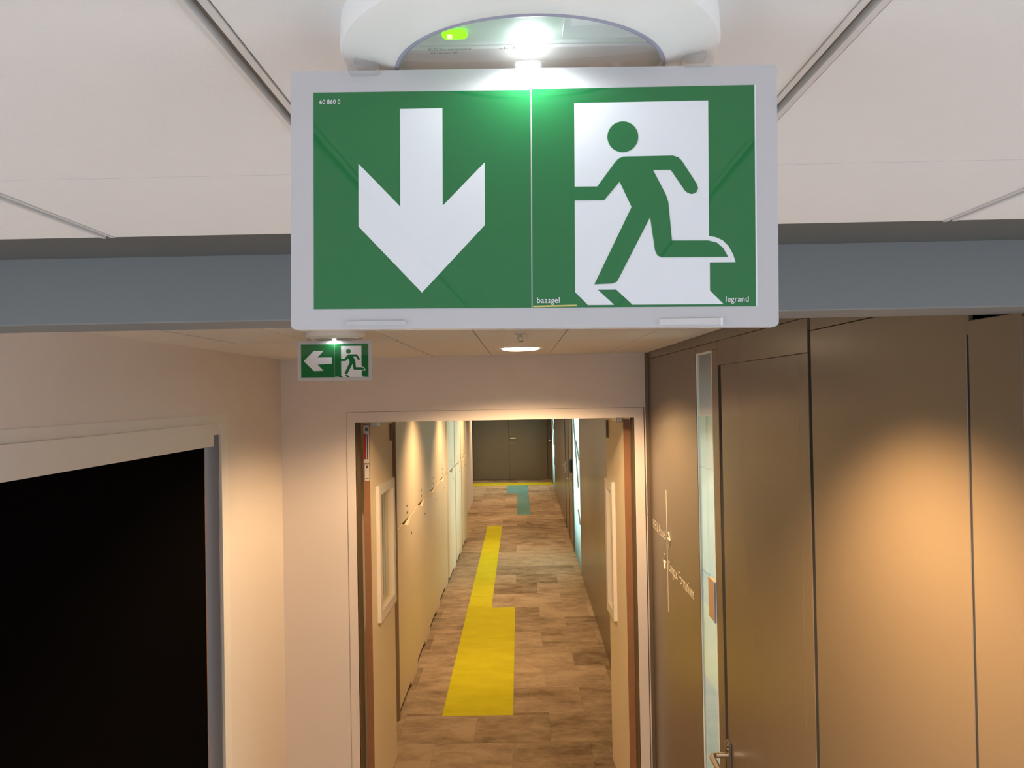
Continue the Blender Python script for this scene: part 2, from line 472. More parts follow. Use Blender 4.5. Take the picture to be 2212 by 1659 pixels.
struct('trim_6', wbox(MB(), Lw, 3.419, 3.427, -0.14, -0.001, 0, 2.104), M['greyjamb'], 'grey metal jamb strip beside the black door', 'door jamb')
d1 = empty('door_1', Lw(2.7, -0.05, 0), 'large black door recessed in the left passage wall', 'door', kind='structure')
adopt(wbox(MB(), Lw, 1.905, 3.385, -0.085, -0.047, 0.005, 2.10).build('door_leaf', M['black']), d1)
adopt(wbox(MB(), Lw, 3.385, 3.391, -0.070, -0.046, 0.005, 2.10).build('edge_seal', M['wood']), d1)

# ------------------------------------------------------------------ right wall of brown laminate
wr = MB()
wbox(wr, R, 3.158, YW + 0.02, -0.012, -0.008, 0, ZP)
wbox(wr, R, 2.80, 3.158, -0.012, -0.008, 2.392, ZP)
wbox(wr, R, 1.125, 2.80, -0.10, -0.05, 0, ZP)
wall_right = struct('wall_right', wr, M['gap'], 'brown laminate panel wall on the right side of the passage', 'wall')
def rpanel(name, y0, y1, z0, z1, o0=-0.008, o1=0.0, mat='brown', bevel=0.001, label=None):
    o = wbox(MB(), R, y0, y1, o0, o1, z0, z1, bevel).build(name, M[mat], wall_right)
    if label: o['label'] = label
    return o
rpanel('wall_panel', 3.158, YW - 0.001, 0.0, 2.414)
rpanel('header_panel', 1.934, YW - 0.001, 2.4155, ZP)
rpanel('header_panel', 2.805, 3.158, 2.388, 2.414)
rpanel('header_panel', 1.10, 1.912, 2.3825, ZP)
rpanel('mullion', 2.806, 2.893, 0.0, 2.387, -0.03)
rpanel('door_header', 1.934, 2.805, 2.333, 2.414)
rpanel('mullion', 1.934, 1.998, 0.0, 2.332)
rpanel('wall_panel', 1.250, 1.912, 0.0, 2.381)
rpanel('panel_infill', 1.242, 1.250, 2.325, 2.381)
rpanel('wall_panel', 1.1105, 1.243, 0.0, 2.346)
for (a, b, z) in ((2.7685, 2.8055, 2.332), (1.9125, 1.9335, 2.3825), (1.2434, 1.2496, 2.3245)):
    rpanel('shadow_gap', a, b, 0.0, z, -0.008, -0.0015, 'gap', 0)
gs = MB(); wbox(gs, R, 2.893, 3.158, -0.012, -0.001, 2.381, 2.387); wbox(gs, R, 2.893, 2.900, -0.012, 0.0005, 0, 2.387)
wbox(gs, R, 3.155, 3.158, -0.012, -0.002, 0, 2.387)
struct('trim_8', gs, M['trimpaint'], 'pale metal frame of the narrow glazed slit', 'trim')
w1 = empty('window_1', R(3.0, -0.05, 0), 'narrow floor to ceiling glazed slit in the brown wall', 'window', kind='structure')
adopt(wbox(MB(), R, 2.900, 3.155, -0.008, -0.004, 0.0, 2.381).build('pane', M['glass']), w1)
w4 = empty('window_4', R(1.1, -0.05, 0), 'pale glazed strip at the right edge beside the last brown panel', 'window', kind='structure')
adopt(wbox(MB(), R, 1.096, 1.1095, -0.02, 0.0, 2.02, 2.218).build('pane', M['frost']), w4)
adopt(wbox(MB(), R, 1.096, 1.1095, -0.02, 0.0, 2.218, 2.34).build('transom', M['brown']), w4)
adopt(wbox(MB(), R, 1.096, 1.1095, -0.02, 0.0, 0.0, 2.02).build('apron', M['brown']), w4)

d2 = empty('door_2', R(2.4, 0, 0), 'brown laminate door with steel lever handle in the right wall', 'door', kind='structure')
adopt(wbox(MB(), R, 1.999, 2.768, -0.03, -0.0005, 0.005, 2.332, 0.001).build('door_leaf', M['brown']), d2)
adopt(wbox(MB(), R, 2.728, 2.764, -0.001, 0.008, 0.93, 1.10, 0.002).build('handle_plate', M['steel_dark']), d2)
yb, zb = 2.746, 1.055
pts = [R(yb, 0.006 + 0.008 * k, zb) for k in range(6)]
for k in range(7):
    a = k / 6 * math.pi / 2
    pts.append(R(yb - 0.016 * (1 - math.cos(a)), 0.046 + 0.016 * math.sin(a), zb))
pts.append(R(yb - 0.125, 0.062, zb))
o = adopt(MB().tube(pts, 0.0095, 14).build('lever', M['steel'], smooth=True), d2); o['label'] = 'bent steel lever'
for zz in (1.094, 1.080, 0.985):
    adopt(wbox(MB(), R, 2.730, 2.762, 0.008, 0.014, zz - 0.003, zz + 0.003).build('plate_rim', M['steel']), d2)

# small plaque fixed on the glazed slit
pq = empty('wall_plaque', R(2.95, 0.0, 1.44), 'small wood faced plaque with grey edge on the glazed slit', 'plaque')
adopt(wbox(MB(), R, 2.915, 3.000, -0.010, 0.004, 1.441, 1.583, 0.001).build('plaque_face', M['plq']), pq)
adopt(wbox(MB(), R, 2.901, 2.915, -0.010, 0.006, 1.441, 1.583, 0.001).build('plaque_edge', M['plqedge']), pq)

# lettering on the far brown panel
lt = empty('wall_lettering', R(3.85, 0.0, 1.23), 'cream direction lettering and vertical line on the far brown panel', 'wall lettering')
def Rm(y, z, out=0.0012):
    # text frame: x toward the viewer along the wall, y up, z out of the wall
    return Matrix(((0, 0, -1, XR - out), (-1, 0, 0, y), (0, 1, 0, z), (0, 0, 0, 1)))
adopt(wbox(MB(), R, 3.848, 3.856, 0.0, 0.0012, 1.234, 1.793).build('divider_line', M['letters']), lt)
def fit_text(name, s, y_left, y_right, z, h, root, cap=0.72):
    o = text_mesh(name, s, 1.0, M['letters'], None, Matrix.Identity(4))
    xs = [v.co.x for v in o.data.vertices]
    w = max(xs) - min(xs)
    sx = abs(y_left - y_right) / w
    o.data.transform(Rm(y_left, z) @ Matrix.Diagonal((sx, h / cap, 1, 1)) @ Matrix.Translation((-min(xs), 0, 0)))
    o['kind'] = 'stuff'
    return adopt(o, root)
fit_text('text_line', 'Campus Formations', 3.832, 3.268, 1.431, 0.050, lt)
fit_text('text_line', 'RIE & Accueil', 4.245, 3.885, 1.556, 0.050, lt)
def arrow_mark(name, y, z, d):
    m_ = MB()
    m_.tube([R(y + d * 0.055, 0.001, z), R(y, 0.001, z)], 0.004, 6)
    m_.tube([R(y + d * 0.030, 0.001, z + 0.034), R(y, 0.001, z), R(y + d * 0.030, 0.001, z - 0.034)], 0.004, 6)
    adopt(m_.build(name, M['letters']), lt)
arrow_mark('arrow', 3.772, 1.575, 1)
arrow_mark('arrow', 3.945, 1.452, -1)

# ------------------------------------------------------------------ rooms that close off the space
bk = MB()
bk.box(-3.1, 3.1, -4.1, -4.0, 0, 0.6); bk.box(-3.1, 3.1, -4.1, -4.0, 1.6, ZC + 0.02)
bk.box(-3.1, -1.0, -4.1, -4.0, 0.6, 1.6); bk.box(1.0, 3.1, -4.1, -4.0, 0.6, 1.6)
struct('wall_back', bk, M['paint'], 'office end wall behind the viewer', 'wall')
w2 = empty('window_2', (0, -4.05, 0.6), 'office end window behind the viewer', 'window', kind='structure')  # unseen end window, put in for soft daylight from behind
for x in (-1.0, -0.025, 0.95):
    MB().box(x, x + 0.05, -0.04, 0.04, 0.0, 1.0).build('window_post', M['trimpaint'], w2)
for sx, nm, n in ((-1, 'left', 6), (1, 'right', 7)):
    m_ = MB()
    xa, xb = sorted((sx * 3.0, sx * 3.1))
    m_.box(xa, xb, -4.0, 1.09, 0, 0.3); m_.box(xa, xb, -4.0, 1.09, 2.0, ZC)
    m_.box(xa, xb, -4.0, -3.2, 0.3, 2.0); m_.box(xa, xb, 0.4, 1.09, 0.3, 2.0)
    struct('wall_office_' + nm, m_, M['paint'], 'office window wall beside the viewer on the ' + nm, 'wall')
    w_ = empty('window_%d' % n, (sx * 3.05, -1.4, 0.3), 'wide office window beside the viewer on the ' + nm, 'window', kind='structure')  # unseen side window, put in so daylight reaches the ceiling
    for y in (-1.8, -0.6, 0.6, 1.75):
        MB().box(-0.03, 0.03, y - 0.025, y + 0.025, 0.0, 1.7).build('window_post', M['trimpaint'], w_)
struct('wall_return_left', MB().box(-3.0, -1.243, 1.0, 1.09, 0, 2.345), M['paint'], 'office wall left of the passage entrance', 'wall')
struct('wall_return_right', MB().box(0.70, 3.0, 1.0, 1.09, 0, 2.345), M['paint'], 'office wall right of the passage entrance', 'wall')

# side office seen through the glazed slit
so = MB()
so.box(0.80, 2.6, 4.60, 4.68, 0, ZP); so.box(2.6, 2.68, 1.1, 4.68, 0, ZP); so.box(0.77, 0.80, 4.0, 4.68, 0, ZP)
struct('wall_side_office', so, M['roomwall'], 'pale office wall seen through the glazed slit', 'wall')
struct('trim_9', MB().box(0.80, 2.6, 4.10, 4.60, 2.125, ZP), M['greyjamb'], 'bulkhead over the side office wall', 'bulkhead')

def spot(name, loc, power, color, angle, blend, radius, parent=None, aim=(0, 0, -1)):
    l = bpy.data.lights.new(name, 'SPOT')
    l.energy = power; l.color = color; l.spot_size = math.radians(angle); l.spot_blend = blend; l.shadow_soft_size = radius
    o = bpy.data.objects.new(name, l)
    o.location = loc
    o.rotation_euler = Vector(aim).to_track_quat('-Z', 'Y').to_euler()
    COL.objects.link(o)
    if parent:
        o.parent = parent; o.location = Vector(loc) - parent.location
    return o
def lamp_panel(name, loc, sx, sy, power, color, label):
    root = empty(name, loc, label, 'ceiling lamp')
    MB().box(-sx / 2 - 0.02, sx / 2 + 0.02, -sy / 2 - 0.02, sy / 2 + 0.02, -0.01, 0.03, 0.003).build('housing', M['office_ceiling'], root)
    l = bpy.data.lights.new(name + '_light', 'AREA'); l.shape = 'RECTANGLE'; l.size = sx; l.size_y = sy; l.energy = power; l.color = color
    o = bpy.data.objects.new('light', l); o.location = (0, 0, -0.015); COL.objects.link(o); o.parent = root
    return root
lamp_panel('office_ceiling_lamp', (1.7, 3.0, ZP - 0.03), 0.6, 0.6, 62, COOL, 'cool white ceiling panel lamp inside the side office')  # unseen lamp added to light the room behind the slit

# ------------------------------------------------------------------ downlights
dl_ring = dl_disc = None
def downlight(x, y, power, label, group=None, angle=150, blend=0.4, r=0.085):
    global dl_ring, dl_disc
    root = empty('ceiling_downlight', (x, y, ZP), label, 'ceiling lamp', group)
    if dl_ring is None:
        dl_ring = MB().lathe([(0.082, 0.0), (0.084, -0.004), (0.096, -0.005), (0.100, -0.002), (0.100, 0.0)], n=48).build('trim_ring', M['ringplastic'], root, smooth=True)
        dl_disc = MB().lathe([(0.082, -0.0005), (0.078, -0.009), (0.06, -0.013), (0.0, -0.015)], n=48).build('diffuser', M['lamp'], root, smooth=True)
    else:
        link_copy(dl_ring, 'trim_ring', root); link_copy(dl_disc, 'diffuser', root)
    spot('light', (x, y, ZP - 0.02), power, WARM, angle, blend, 0.05, root)
    return root
downlight(0.008, 3.63, 195, 'round lit downlight in the ceiling before the corridor opening')
downlight(0.245, 1.36, 265, 'round downlight behind the grey beam, hidden by the exit sign', None, 128, 0.55)
for yy, lb in ((6.85, 'corridor downlight above the first two storage cabinets'), (9.3, 'corridor downlight above the middle storage cabinets'),
               (12.3, 'corridor downlight above the last storage cabinets, opposite the nearer glazing'), (15.0, 'corridor downlight just past the storage cabinets'),
               (17.6, 'corridor downlight above the teal carpet figure'), (20.2, 'corridor downlight nearest the dark end door')):
    downlight(-0.32, yy, 250, lb, 'corridor downlights', 126, 0.8)
def wall_washer(x, y, power, label):
    root = empty('wall_washer', (x, y, 2.125), label, 'ceiling lamp')
    MB().lathe([(0.012, 0.0), (0.013, -0.003), (0.019, -0.004), (0.020, 0.0)], n=24).build('trim_ring', M['ringplastic'], root, smooth=True)
    MB().lathe([(0.012, -0.0005), (0.0, -0.002)], n=24).build('diffuser', M['lamp'], root)
    spot('light', (x, y, 2.115), power, (1.0, 0.93, 0.74), 52, 0.25, 0.006, root)
wall_washer(1.025, 4.36, 9, 'small wall washer over the side office wall, nearer the slit')
wall_washer(1.085, 4.45, 9, 'small wall washer over the side office wall, farther from the slit')

# sprinkler behind the big sign
sp = empty('sprinkler_head', (0.006, 2.78, ZP), 'small grey sprinkler head on the passage ceiling behind the big sign', 'sprinkler')
sp.scale = (0.62, 0.62, 0.62)
MB().lathe([(0.0, 0.0), (0.03, 0.0), (0.028, -0.006), (0.012, -0.008), (0.012, -0.02), (0.0, -0.02)], n=24).build('escutcheon', M['closer'], sp, smooth=True)
MB().tube([(-0.011, 0, -0.018), (-0.013, 0, -0.03), (-0.004, 0, -0.042)], 0.002, 6).build('yoke_arm', M['closer'], sp)
MB().tube([(0.011, 0, -0.018), (0.013, 0, -0.03), (0.004, 0, -0.042)], 0.002, 6).build('yoke_arm', M['closer'], sp)
MB().lathe([(0.0, -0.042), (0.02, -0.043), (0.02, -0.045), (0.0, -0.046)], n=20).build('deflector', M['steel_dark'], sp)
# ------------------------------------------------------------------ fire door leaves held open
def leaf_frame(A, B, side):
    a = Vector((A[0], A[1], 0)); d = Vector((B[0] - A[0], B[1] - A[1], 0)); L_ = d.length; d.normalize()
    n = Vector((-side * abs(d.y), side * d.x * (1 if d.y > 0 else -1), 0)).normalized()
    if n.x * side > 0: n = -n
    def F(s, out, z): p = a + d * s + n * out; return (p.x, p.y, z)
    return F, L_
def fire_door(name, A, B, side, label, win, closer_y):
    F, L_ = leaf_frame(A, B, side)       # side=+1: door stands on the right, faces -x
    root = empty(name, (A[0], A[1], 0), label, 'door', kind='structure')
    s0, s1, z0, z1 = win
    b = 0.055
    lf = MB()
    wbox(lf, F, 0.006, s0 + b, -0.034, 0, 0.008, 2.10); wbox(lf, F, s1 - b, L_, -0.034, 0, 0.008, 2.10)
    wbox(lf, F, s0 + b, s1 - b, -0.034, 0, 0.008, z0 + b); wbox(lf, F, s0 + b, s1 - b, -0.034, 0, z1 - b, 2.10)
    adopt(lf.build('door_leaf', M['leaf']), root)
    ed = adopt(wbox(MB(), F, 0.0, 0.006, -0.034, 0, 0.008, 2.10).build('wood_edge', M['wood']), root)
    ed['label'] = 'reddish wood edge of the leaf'
    bd = MB()
    for (a0, a1, c0, c1) in ((s0, s0 + b, z0, z1), (s1 - b, s1, z0, z1), (s0 + b, s1 - b, z0, z0 + b), (s0 + b, s1 - b, z1 - b, z1)):
        wbox(bd, F, a0, a1, 0, 0.020, c0, c1)
    adopt(bd.build('window_bead', M['bead']), root)
    adopt(wbox(MB(), F, s0 + b, s1 - b, -0.020, -0.014, z0 + b, z1 - b).build('pane', M['glass']), root)
    adopt(wbox(MB(), F, L_ - 0.09, L_ - 0.075, 0, 0.014, 1.975, 2.08).build('hold_plate', M['frame_brown']), root)
    cl = adopt(wbox(MB(), F, 0.02, 0.16, 0, 0.035, 2.085, 2.112, 0.004).build('door_closer', M['closer']), root)
    return root, F
fd1, F1 = fire_door('door_3', (-0.814, 4.49), (-0.800, 5.20), -1, 'cream fire door leaf held open on the left of the corridor opening', (0.16, 0.665, 0.985, 1.747), 0)
fd2, F2 = fire_door('door_4', (0.556, 4.49), (0.530, 5.13), 1, 'cream fire door leaf held open on the right of the corridor opening', (0.34, 0.625, 0.925, 1.727), 0)
def lab(name, o0, o1, z0, z1, mat, d=0.0008):
    return adopt(wbox(MB(), F1, -d, 0.0, o0, o1, z0, z1).build(name, mat), fd1)
lab('edge_label', -0.031, -0.002, 1.89, 2.093, M['lblwhite'])['label'] = 'white and red label on the door edge'
lab('label_stripe', -0.031, -0.018, 1.91, 2.05, M['lblred'], 0.0012)
lab('label_mark', -0.022, -0.008, 2.062, 2.082, M['lbldark'], 0.0012)
lab('label_print', -0.014, -0.008, 1.91, 2.045, M['lbldark'], 0.0010)
lab('edge_label', -0.027, -0.003, 1.795, 1.882, M['lblwhite'])
lab('label_mark', -0.021, -0.009, 1.862, 1.878, M['lbldark'], 0.0012)
lab('label_mark', -0.025, -0.006, 1.806, 1.809, M['lbldark'], 0.0012)

# ------------------------------------------------------------------ corridor shell
cl_ = MB()
cl_.box(-1.10, -0.955, YW + 0.14, 13.2, 0, ZP)
cl_.box(-1.35, -1.02, 13.2, 17.6, 0, ZP)
cl_.box(-1.35, -1.25, 17.6, 21.9, 0, ZP)
struct('wall_corridor_left', cl_, M['paint'], 'cream corridor wall behind and beyond the storage cabinets', 'wall')
ce = MB().box(-1.35, 0.95, 21.8, 21.9, 0, ZP)
struct('wall_corridor_end', ce, M['brown_dark'], 'dark brown wall closing the far end of the corridor', 'wall')
d5 = empty('door_5', (-0.3, 21.8, 0), 'dark brown door with small lever at the far end of the corridor', 'door', kind='structure')
adopt(MB().box(-1.235, -0.304, 21.775, 21.80, 0.01, 2.15, 0.003).build('door_leaf', M['brown_dark']), d5)
adopt(MB().box(-0.296, 0.70, 21.775, 21.80, 0.01, 2.15, 0.003).build('door_leaf', M['brown_dark']), d5)
adopt(MB().tube([(-0.25, 21.775, 1.09), (-0.25, 21.73, 1.09), (-0.12, 21.73, 1.09)], 0.012, 8).build('lever', M['steel']), d5)
adopt(MB().box(-0.285, -0.135, 21.768, 21.776, 0.93, 0.985).build('lock_plate', M['steel_dark']), d5)

wc = MB()
def cseg(mb, y0, y1, o0, o1, z0, z1, bevel=0): return wbox(mb, Cr, y0, y1, o0, o1, z0, z1, bevel)
for (a, b) in ((YW + 0.14, 10.3), (11.75, 19.0), (20.55, 21.8)):
    cseg(wc, a, b, -0.034, -0.03, 0, ZP)
for (a, b) in ((10.3, 11.75), (19.0, 20.55)):
    cseg(wc, a, b, -0.12, -0.03, 2.30, ZP)
wcr = struct('wall_corridor_right', wc, M['gap'], 'brown laminate wall along the right of the corridor', 'wall')
def cpan(y0, y1, z0=0.0, z1=ZP, mat='brown', name='wall_panel'):
    return cseg(MB(), y0, y1, -0.03, 0.0, z0, z1, 0.001).build(name, M[mat], wcr)
for (a, b) in ((YW + 0.141, 6.2), (6.2, 8.25), (8.25, 10.3), (11.75, 11.83), (13.99, 15.6), (15.6, 17.3), (17.3, 19.0), (21.33, 21.79)):
    cpan(a, b)
for (a, b) in ((10.3, 11.75), (19.0, 20.55)):
    cpan(a, b, 2.30, ZP)
cpan(11.89, 13.9, 2.2, ZP)
for (a, b) in ((11.83, 11.95), (12.80, 12.92), (13.86, 13.99), (21.2, 21.33)):
    cpan(a, b, 0.0, 2.2, 'gap', 'shadow_gap')
d6 = empty('door_6', (xr(12.4), 12.4, 0), 'brown corridor door beside the nearer card reader', 'door', kind='structure')
adopt(cseg(MB(), 11.95, 12.80, -0.03, -0.002, 0.01, 2.195, 0.001).build('door_leaf', M['brown']), d6)
adopt(MB().tube([Cr(12.05, 0, 1.0), Cr(12.05, 0.06, 1.0), Cr(12.22, 0.06, 1.0)], 0.012, 8).build('lever', M['steel'], smooth=True), d6)
d7 = empty('door_7', (xr(13.4), 13.4, 0), 'brown corridor door further along with small steel lever', 'door', kind='structure')
adopt(cseg(MB(), 12.92, 13.86, -0.03, -0.002, 0.01, 2.195, 0.001).build('door_leaf', M['brown']), d7)
adopt(MB().tube([Cr(13.75, 0, 1.06), Cr(13.75, 0.06, 1.06), Cr(13.58, 0.06, 1.06)], 0.012, 8).build('lever', M['steel'], smooth=True), d7)
adopt(cseg(MB(), 13.70, 13.80, 0, 0.015, 0.92, 1.12, 0.003).build('handle_plate', M['steel']), d7)
def reader(y, z, label):
    r = empty('card_reader', Cr(y, 0, z), label, 'card reader', 'wall card readers')
    adopt(cseg(MB(), y - 0.075, y + 0.075, 0, 0.035, z, z + 0.19, 0.006).build('reader_body', M['reader']), r)
    adopt(cseg(MB(), y - 0.05, y + 0.05, 0.035, 0.037, z + 0.03, z + 0.16).build('reader_face', M['gap']), r)
reader(12.0, 1.105, 'black card reader on the corridor wall by the nearer door')
reader(20.9, 1.15, 'black card reader at the far end of the corridor')
d8 = empty('door_8', (xr(21.0), 21.0, 0), 'brown door at the far right end of the corridor', 'door', kind='structure')
adopt(cseg(MB(), 20.552, 21.198, -0.03, 0.0, 0.01, ZP, 0.001).build('door_leaf', M['brown']), d8)
adopt(MB().tube([Cr(21.1, 0, 1.05), Cr(21.1, 0.06, 1.05), Cr(20.95, 0.06, 1.05)], 0.012, 8).build('lever', M['steel'], smooth=True), d8)
# glazed bays with small lit rooms behind them
def glazed(n, y0, y1, label, power):
    w = empty('window_%d' % n, Cr((y0 + y1) / 2, 0, 0), label, 'window', kind='structure')
    adopt(cseg(MB(), y0, y1, -0.014, -0.008, 0.0, 2.30).build('pane', M['film']), w)
    for (ya, za, yb, zb) in ((y0 + 0.02, 1.42, y0 + 0.55, 1.62), (y0 + 0.25, 1.05, y1 - 0.1, 2.2), (y0 + 0.02, 0.62, y0 + 0.35, 0.75)):
        adopt(MB().tube([Cr(ya, 0.002, za), Cr(yb, 0.002, zb)], 0.010, 6).build('diagonal_strip', M['steel_dark']), w)
    rm = MB()
    X = xr(y0)
    rm.box(X + 1.0, X + 1.06, y0 - 0.6, y1 + 1.2, 0, ZP); rm.box(X + 0.13, X + 1.0, y1 + 1.2, y1 + 1.26, 0, ZP); rm.box(X + 0.13, X + 1.0, y0 - 0.66, y0 - 0.6, 0, ZP)
    struct('wall_room_%d' % n, rm, M['roomwall'], 'pale wall of the lit room behind ' + label, 'wall')
    ym = (y0 + y1) / 2
    wn = empty('window_%d' % (n + 5), (X + 0.99, ym, 0.5), 'bright outside window of the room behind ' + label, 'window', kind='structure')  # frame for an added daylight lamp; the wall behind has no opening
    fr_ = MB()
    for (a, b, c, d) in ((-0.86, -0.80, 0, 1.7), (0.80, 0.86, 0, 1.7), (-0.80, 0.80, 0, 0.05), (-0.80, 0.80, 1.65, 1.7)):
        fr_.box(-0.03, 0.01, a, b, c, d)
    fr_.build('window_frame', M['trimpaint'], wn)
    lamp_panel('office_ceiling_lamp', (X + 0.6, ym, ZP - 0.03), 0.5, y1 - y0, power * 0.45, (0.78, 1.0, 0.97), 'cool ceiling lamp in the room behind ' + label)  # unseen fill lamp added to brighten the glazing
    l = bpy.data.lights.new('daylight', 'AREA'); l.shape = 'RECTANGLE'; l.size = 1.6; l.size_y = 1.6; l.energy = power * 2.2; l.color = (0.92, 1.0, 0.98); l.spread = math.radians(75)
    lo = bpy.data.objects.new('daylight', l); COL.objects.link(lo); lo.parent = wn
    lo.location = (-0.04, 0, 0.85); lo.rotation_euler = (0, math.radians(90), 0)
glazed(3, 10.3, 11.75, 'the nearer corridor glazing', 20)
glazed(5, 19.0, 20.55, 'the farther corridor glazing', 18)

# ------------------------------------------------------------------ storage cabinets along the left
kicker = []
NU, UW, Y0 = 7, 1.045, 5.82
names = ['first storage cabinet from the corridor opening, beside the fire door', 'second storage cabinet along the left corridor wall', 'third storage cabinet along the left corridor wall',
         'fourth storage cabinet along the left corridor wall', 'fifth storage cabinet, lit by the nearer corridor glazing', 'sixth storage cabinet, lit by the nearer corridor glazing', 'last storage cabinet on the left corridor wall']
offs = [0.012, 0.0, -0.004, -0.008, 0.010, 0.018, 0.026]
bott = [0.05, 0.03, 0.03, 0.05, 0.07, 0.07, 0.07]
for k in range(NU):
    ya = Y0 + k * UW; yb = ya + UW
    xo = -0.885 + offs[k]
    root = empty('storage_cabinet', (xo, (ya + yb) / 2, 0), names[k], 'cabinet', 'corridor storage cabinets')
    adopt(MB().box(-0.954, xo - 0.035, ya + 0.002, yb - 0.002, 0.0, 2.40).build('body', M['gap']), root)
    fn = lambda y, z, d: (d, y, z)
    g = 0.004
    ny = ya + 0.30
    low = [(ya + g, 0.055), (ya + 0.60, 0.055), (ya + 0.66, 0.004), (yb - g, 0.004), (yb - g, 1.305), (ny + 0.42, 1.305), (ny + 0.30, 1.262), (ny + 0.24, 1.262), (ny, 1.305), (ya + g, 1.305)]
    ld = adopt(MB().prism(low, fn, xo - 0.036, xo).build('lower_door', M['cab']), root)
    up = adopt(MB().box(xo - 0.036, xo - 0.004, ya + g, yb - g, 1.312, 2.36).build('upper_door', M['cab']), root)
    for z in (1.355, 1.405):
        adopt(MB().box(xo - 0.005, xo - 0.002, ya + 0.545, ya + 0.575, z - 0.008, z + 0.008).build('keyhole', M['lbldark']), root)
    adopt(MB().box(xo - 0.001, xo + 0.002, ya + 0.76, ya + 0.79, 1.155, 1.175).build('lock', M['lbldark']), root)
tag(MB().box(-0.955, -0.868, 5.79, 5.818, 0.0, 2.40).build('cabinet_end_panel', M['post']), 'narrow brown end panel closing the near end of the cabinet row', 'end panel')

# ------------------------------------------------------------------ exit signs
S = 9602.0
def zz(p): return ((p[0] - 1110) / S, (868 - p[1]) / S)
def arc(cx, cy, r, a0, a1, n):
    return [(cx + r * math.cos(math.radians(a0 + (a1 - a0) * i / n)), cy + r * math.sin(math.radians(a0 + (a1 - a0) * i / n))) for i in range(n + 1)]
DOOR = [(1292, 456), (1872, 452), (1872, 1041), (1900, 1046), (1930, 1060), (1955, 1085), (1975, 1122), (1985, 1155), (1874, 1155), (1874, 1277), (1932, 1336),
        (1540, 1336), (1470, 1270), (1390, 1270), (1460, 1336), (1347, 1336), (1292, 1280)]
MAN = [(1284, 821), (1390, 821), (1468, 716), (1482, 701), (1503, 692), (1718, 690), (1742, 698), (1757, 714), (1819, 812), (1826, 832), (1818, 851), (1799, 859), (1779, 852), (1768, 842),
       (1708, 752), (1632, 752), (1686, 858), (1697, 892), (1712, 1059), (1868, 1060), (1905, 1070), (1932, 1094), (1953, 1132), (1668, 1132), (1648, 1123), (1638, 1100),
       (1618, 957), (1481, 1222), (1472, 1237), (1455, 1244), (1375, 1247), (1538, 912), (1487, 801), (1420, 881), (1284, 881)]
HEAD = arc(1502, 606, 67, 0, 360, 40)[:-1]
ARROW_DOWN = [(531, 472), (717, 471), (717, 898), (901, 710), (901, 984), (625, 1277), (348, 986), (348, 710), (531, 900)]
k_ = S / 6690.0
ARROW_LEFT = [(1110 + (x - 974) * k_, 868 + (y - 745) * k_) for x, y in ((358, 748), (555, 550), (750, 548), (628, 680), (918, 678), (918, 803), (632, 818), (750, 942), (560, 945))]
def flat(name, poly, d, mat, parent, t=0.00012):
    pts = [zz(p) for p in poly]
    m_ = MB().prism(pts, lambda a, b, dd: (a, dd, b), -d - t, -d)
    m_.bm.normal_update()
    bmesh.ops.triangulate(m_.bm, faces=[f for f in m_.bm.faces if len(f.verts) > 4])
    return m_.build(name, mat, parent)
def rounded(x0, x1, z0, z1, r, n=5):
    out = []
    for cx, cy, a in ((x1 - r, z1 - r, 0), (x0 + r, z1 - r, 90), (x0 + r, z0 + r, 180), (x1 - r, z0 + r, 270)):
        out += arc(cx, cy, r, a, a + 90, n)
    return out
